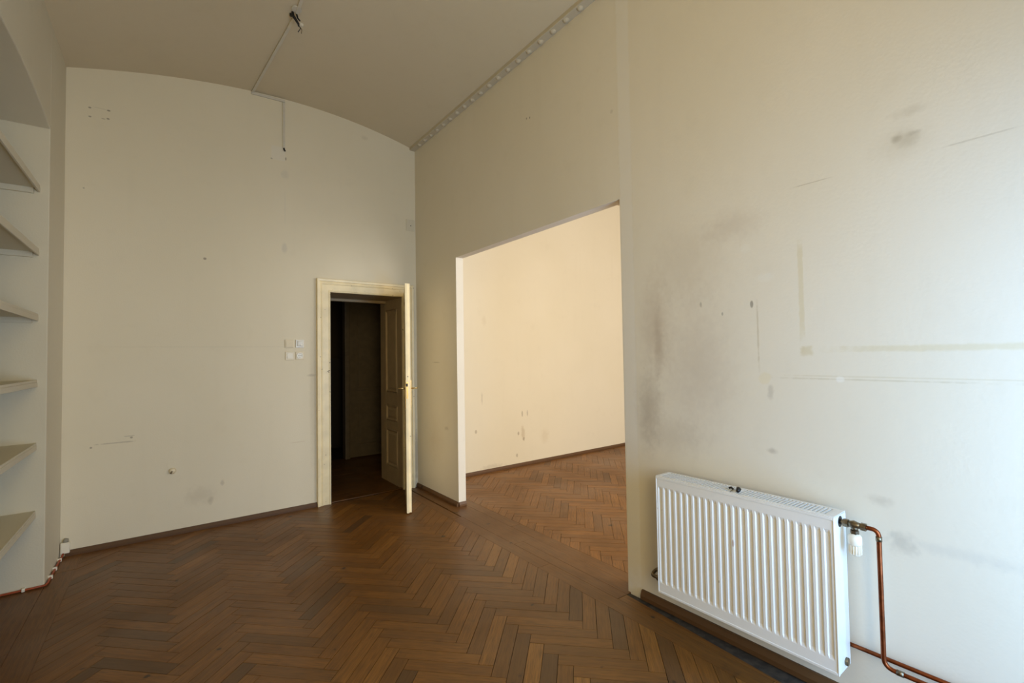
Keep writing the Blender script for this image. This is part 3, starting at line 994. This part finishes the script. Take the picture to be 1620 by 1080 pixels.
# valve with thermostatic head on the near end
vx, vz = 2.235, 0.792
val = empty('radiator_valve', (vx, 0.69, vz), label='nickel thermostatic valve with white head at the radiator end', cat='valve')
MB().tube([(vx, RY0 - 0.001, vz), (vx, 0.728, vz)], 0.010, 14).build('connector', M['fitting'], val, smooth=True)
MB().tube([(vx, 0.730, vz), (vx, 0.712, vz)], 0.0165, 6).build('union_nut', M['fitting'], val)
MB().tube([(vx, 0.714, vz), (vx, 0.706, vz), (vx, 0.694, vz), (vx, 0.682, vz), (vx, 0.668, vz)], [0.011, 0.013, 0.017, 0.013, 0.011], 16).tube([(vx, 0.692, vz), (vx, 0.692, vz - 0.024)], 0.012, 16).build('body', M['fitting'], val, smooth=True)
MB().tube([(vx, 0.670, vz), (vx, 0.652, vz)], 0.0155, 6).build('compression_nut', M['fitting'], val)
MB().tube([(vx, 0.692, vz - 0.022), (vx, 0.692, vz - 0.036)], 0.0155, 6).build('head_nut', M['fitting'], val)
hd = MB().tube([(vx, 0.692, vz - 0.034), (vx, 0.692, vz - 0.040), (vx, 0.692, vz - 0.046), (vx, 0.692, vz - 0.075), (vx, 0.692, vz - 0.079)], [0.013, 0.020, 0.024, 0.024, 0.022], 24)
head = hd.build('thermostat_head', M['white_plastic'], val, smooth=True, label='white thermostat head')
MB().tube([(vx, 0.692, vz - 0.078), (vx, 0.692, vz - 0.112), (vx, 0.692, vz - 0.120), (vx, 0.692, vz - 0.123)], [0.021, 0.0195, 0.016, 0.006], 24).build('grip', M['white_plastic'], head, smooth=True)
for i in range(16):
    t = 2 * math.pi * i / 16
    cx, cy = vx + 0.0208 * math.cos(t), 0.692 + 0.0208 * math.sin(t)
    MB().box(cx - 0.0018, cx + 0.0018, cy - 0.0018, cy + 0.0018, vz - 0.114, vz - 0.080).build('rib', M['white_plastic'], head)


def bend(c0, c1, c2, r=0.03, k=6):
    """points of a rounded corner at c1"""
    c0, c1, c2 = Vector(c0), Vector(c1), Vector(c2)
    a = c1 + (c0 - c1).normalized() * r
    b = c1 + (c2 - c1).normalized() * r
    return [((1 - t) ** 2) * a + 2 * t * (1 - t) * c1 + t * t * b for t in [i / k for i in range(k + 1)]]


pa = [(vx, 0.655, vz), (vx + 0.002, 0.613, vz), (vx + 0.004, 0.613, 0.268), (vx + 0.004, FRONT_Y + 0.03, 0.276)]
pts = [Vector(pa[0])] + bend(pa[0], pa[1], pa[2], 0.026) + bend(pa[1], pa[2], pa[3], 0.035) + [Vector(pa[3])]
pipe = empty('copper_pipe', (vx, 0.613, 0.27), label='copper pipe dropping from the thermostatic valve to the wall foot', cat='pipe', group='copper heating pipes')
MB().tube(pts, 0.0085, 14).build('pipe', M['copper'], pipe, smooth=True)
MB().tube([(vx + 0.002, 0.613, vz - 0.024), (vx + 0.002, 0.613, vz - 0.042)], 0.0105, 14).build('solder_collar', M['fitting'], pipe, smooth=True)
MB().tube([(vx + 0.004, 0.574, 0.2684), (vx + 0.004, 0.552, 0.2686)], 0.0105, 14).build('solder_collar', M['fitting'], pipe, smooth=True)
lv = empty('lower_valve', (2.24, 1.66, 0.225), label='tarnished bronze return fitting at the far lower radiator corner', cat='valve')
MB().tube([(2.25, RY1, 0.222), (2.25, 1.622, 0.222)], 0.011, 12).build('connector', M['fitting'], lv, smooth=True)
MB().tube([(2.25, 1.618, 0.222), (2.25, 1.634, 0.222)], 0.0165, 6).build('union_nut', M['fitting'], lv)
MB().tube([(2.25, 1.632, 0.222), (2.25, 1.645, 0.222), (2.25, 1.658, 0.222)], [0.013, 0.018, 0.014], 14).build('body', M['fitting'], lv, smooth=True)
q = [(2.25, 1.652, 0.222), (2.25, 1.698, 0.222), (2.30, 1.698, 0.240), (2.302, 1.640, 0.258)]
MB().tube([q[0]] + bend(q[0], q[1], q[2], 0.022) + bend(q[1], q[2], q[3], 0.02) + [q[3]], 0.010, 12).build('elbow', M['fitting'], lv, smooth=True)
pipe2 = empty('copper_pipe', (2.302, 0.6, 0.262), label='copper pipe running level along the wall behind the radiator', cat='pipe', group='copper heating pipes')
MB().tube([(2.315, 1.642, 0.258), (2.315, 1.2, 0.260), (2.315, 0.6, 0.262), (2.315, FRONT_Y + 0.03, 0.27)], 0.0085, 14).build('pipe', M['copper'], pipe2, smooth=True)
for y in (1.3, 0.1):
    MB().box(2.311, 2.345, y - 0.006, y + 0.006, 0.246, 0.276).build('clip', M['fitting'], pipe2)

# ------------------------------------------------------------------ switches and boxes on the back wall
YF = YB


def frame_plate(m, x, z, w, h, d=0.010, hole=0.0):
    m.box(x - w / 2, x + w / 2, YF - d, YF, z - h / 2, z + h / 2)
    return m


def switch(x, z, label, ins, mat_p, mat_r, size=0.082):
    s = empty('light_switch', (x, YF, z - size / 2), label=label, cat='switch', group='switches beside the door')
    frame_plate(MB(), x, z, size, size).build('frame', mat_p, s, bevel=0.003)
    q = MB()
    h = size * ins / 2
    q.add([(x - h, YF - 0.010, z - h), (x + h, YF - 0.010, z - h), (x + h, YF - 0.010, z + h), (x - h, YF - 0.010, z + h),
           (x - h, YF - 0.017, z - h), (x + h, YF - 0.017, z - h), (x + h, YF - 0.0125, z + h), (x - h, YF - 0.0125, z + h)],
          [(0, 1, 2, 3), (7, 6, 5, 4), (4, 5, 1, 0), (5, 6, 2, 1), (6, 7, 3, 2), (7, 4, 0, 3)])
    q.build('rocker', mat_r, s, bevel=0.002)


switch(0.982, 1.650, 'cream light switch with a large rocker, upper left of the four beside the door', 0.80, M['cream_plastic'], M['cream_plastic'])
switch(0.986, 1.530, 'cream light switch with a small square rocker, lower left of the four', 0.62, M['cream_plastic'], M['white_plastic'])
dm = empty('dimmer_switch', (1.078, YF, 1.61), label='shiny grey-white dimmer, upper right of the four beside the door', cat='switch', group='switches beside the door')
frame_plate(MB(), 1.078, 1.650, 0.076, 0.080).build('frame', M['clear_plastic'], dm, bevel=0.003)
MB().box(1.056, 1.104, YF - 0.022, YF - 0.010, 1.626, 1.678).build('cover', M['clear_plastic'], dm, bevel=0.006)
MB().tube([(1.086, YF - 0.021, 1.640), (1.086, YF - 0.030, 1.640)], 0.010, 16).build('knob', M['white_plastic'], dm)
so = empty('wall_socket', (1.078, YF, 1.49), label='white round-faced wall socket, lower right of the four', cat='socket')
frame_plate(MB(), 1.078, 1.530, 0.076, 0.080, 0.009).build('frame', M['cream_plastic'], so, bevel=0.003)
ring = []
vs, fs = [], []
for (r, d) in ((0.0295, 0.009), (0.0295, 0.0145), (0.0235, 0.0145), (0.0225, 0.0095)):
    vs += [(1.078 + r * math.cos(2 * math.pi * i / 28), YF - d, 1.530 + r * math.sin(2 * math.pi * i / 28)) for i in range(28)]
for k in range(3):
    for i in range(28):
        fs.append((k * 28 + i, k * 28 + (i + 1) % 28, k * 28 + 28 + (i + 1) % 28, k * 28 + 28 + i))
fs.append(tuple(range(84, 112)))
ins = MB().add(vs, fs).build('socket_insert', M['white_plastic'], so)
for dx in (-0.0095, 0.0095):
    MB().tube([(1.078 + dx, YF - 0.0088, 1.530), (1.078 + dx, YF - 0.0108, 1.530)], 0.0042, 10).build('pin_hole', M['black'], ins)
for dz in (-0.021, 0.021):
    MB().box(1.072, 1.084, YF - 0.0145, YF - 0.0098, 1.530 + dz - 0.002, 1.530 + dz + 0.002).build('earth_contact', M['fitting'], ins)

cp = empty('cover_plate', (2.285, YF, 2.97), label='blank square cover plate high in the corner above the door', cat='cover plate')
MB().box(2.232, 2.338, YF - 0.008, YF, 2.970, 3.104).build('plate', M['wall_left'], cp, bevel=0.003)
MB().tube([(2.287, YF - 0.007, 3.032), (2.287, YF - 0.0095, 3.032)], 0.0055, 10).build('screw', M['black'], cp)

co = empty('cable_outlet', (0.052, YF, 0.53), label='small round cable outlet low on the back wall', cat='outlet')
MB().tube([(0.052, YF + 0.001, 0.548), (0.052, YF - 0.010, 0.548), (0.052, YF - 0.018, 0.548), (0.052, YF - 0.021, 0.548)], [0.027, 0.026, 0.021, 0.012], 20).build('cap', M['cream_plastic'], co, smooth=True)
MB().tube([(0.048, YF - 0.018, 0.546), (0.040, YF - 0.030, 0.532)], 0.006, 8).build('cable_stub', M['fitting'], co, smooth=True)
MB().tube([(0.045, YF + 0.002, 0.60), (0.045, YF - 0.003, 0.60)], 0.033, 20).build('plaster_patch', M['wall_back'], co)

jb = empty('junction_box', (-0.605, YF - 0.02, 0.03), label='small white junction box above the floor in the left corner', cat='junction box')
MB().box(-0.640, -0.588, YF - 0.040, YF, 0.030, 0.112).build('box', M['white_plastic'], jb, bevel=0.003)
MB().box(-0.636, -0.592, YF - 0.044, YF - 0.040, 0.036, 0.106).build('lid', M['white_plastic'], jb, bevel=0.002)
MB().tube([(-0.612, YF - 0.018, 0.112), (-0.612, YF - 0.018, 0.122), (-0.608, YF - 0.018, 0.136)], [0.017, 0.017, 0.014], 14).build('gland', M['grey_plastic'], jb, smooth=True)

# orange cable clipped along the foot of the left wall
oc = empty('orange_cable', (-0.64, 4.5, 0.02), label='orange cable clipped along the foot of the left wall', cat='cable')
cpts = [(-0.622, YF - 0.030, 0.035), (-0.628, YF - 0.06, 0.016), (-0.632, 4.80, 0.012), (-0.632, 4.62, 0.011), (-0.632, 4.45, 0.011), (-0.640, 4.408, 0.010), (-0.70, 4.405, 0.010), (-0.82, 4.403, 0.010), (-1.03, 4.401, 0.010), (-1.038, 4.2, 0.010), (-1.038, 2.8, 0.010)]
MB().tube(cpts, 0.0068, 10).build('sheath', M['orange'], oc, smooth=True)
for y in (4.88, 4.70, 4.54):
    MB().box(XL, -0.620, y - 0.008, y + 0.008, 0.002, 0.026).build('cable_clip', M['white_plastic'], oc, bevel=0.002)
for x in (-0.74, -0.88):
    MB().box(x - 0.008, x + 0.008, 4.392, NYA, 0.002, 0.024).build('cable_clip', M['white_plastic'], oc, bevel=0.002)

# ------------------------------------------------------------------ cable duct on ceiling and wall
cd = empty('cable_duct', (0.66, YB, 4.05), label='narrow ivory cable duct from the ceiling down the back wall', cat='cable duct')


def duct(a, b, w, up):
    a, b, up = Vector(a), Vector(b), Vector(up).normalized()
    d = (b - a).normalized()
    s = d.cross(up).normalized() * w / 2
    h = up * 0.016
    vs = [a - s, a + s, b + s, b - s, a - s + h, a + s + h, b + s + h, b - s + h]
    return MB().add(vs, [(0, 3, 2, 1), (4, 5, 6, 7), (0, 1, 5, 4), (1, 2, 6, 5), (2, 3, 7, 6), (3, 0, 4, 7)])


duct((0.66, YB - 0.002, vault(0.66)), (0.770, 3.72, vault(0.77)), 0.022, (0, 0, -1)).build('duct_run', M['duct'], cd, bevel=0.002)
duct((0.775, 3.66, vault(0.775)), (0.76, 2.6, vault(0.76)), 0.022, (0, 0, -1)).build('duct_run', M['duct'], cd, bevel=0.002)
duct((0.648, YB, vault(0.655) - 0.022), (0.945, YB, vault(0.94) - 0.026), 0.022, (0, -1, 0)).build('duct_run', M['duct'], cd, bevel=0.002)
duct((0.934, YB, vault(0.93) - 0.040), (0.934, YB, 3.60), 0.022, (0, -1, 0)).build('duct_run', M['duct'], cd, bevel=0.002)
MB().tube([(0.934, YB - 0.008, 3.605), (0.936, YB - 0.014, 3.585), (0.946, YB - 0.012, 3.572)], 0.008, 8).build('cable_end', M['black'], cd, smooth=True)

lw = empty('ceiling_wires', (0.765, 3.69, vault(0.765)), label='bare lamp wires and connector hanging from the vaulted ceiling', cat='wires')
zc = vault(0.765)
MB().tube([(0.765, 3.62, zc - 0.003), (0.765, 3.62, zc - 0.012)], 0.035, 16).build('ceiling_rose', M['duct'], lw)
MB().tube([(0.748, 3.675, zc - 0.002), (0.752, 3.672, zc - 0.03), (0.768, 3.667, zc - 0.055), (0.785, 3.665, zc - 0.08), (0.79, 3.665, zc - 0.10)], [0.009, 0.011, 0.010, 0.008, 0.006], 8).build('sheath', M['black'], lw, smooth=True)
MB().tube([(0.79, 3.665, zc - 0.095), (0.80, 3.66, zc - 0.115), (0.783, 3.66, zc - 0.15)], 0.0028, 6).build('wire', M['black'], lw, smooth=True)
MB().tube([(0.79, 3.665, zc - 0.095), (0.81, 3.66, zc - 0.12), (0.806, 3.66, zc - 0.152)], 0.0028, 6).build('wire', M['fitting'], lw, smooth=True)
MB().box(0.792, 0.818, 3.645, 3.665, zc - 0.098, zc - 0.078).build('terminal_block', M['duct'], lw, bevel=0.002)
MB().tube([(0.742, 3.70, zc - 0.001), (0.742, 3.70, zc - 0.02)], 0.010, 8).build('hook', M['black'], lw)
MB().tube([(0.775, 3.675, zc - 0.001), (0.782, 3.665, zc - 0.04), (0.796, 3.66, zc - 0.058)], 0.006, 8).build('hook', M['black'], lw, smooth=True)
MB().tube([(0.775, 3.545, zc - 0.001), (0.775, 3.545, zc - 0.014)], 0.010, 8).build('screw', M['black'], lw)

for o in bpy.data.objects:
    if '_org' in o:
        del o['_org']
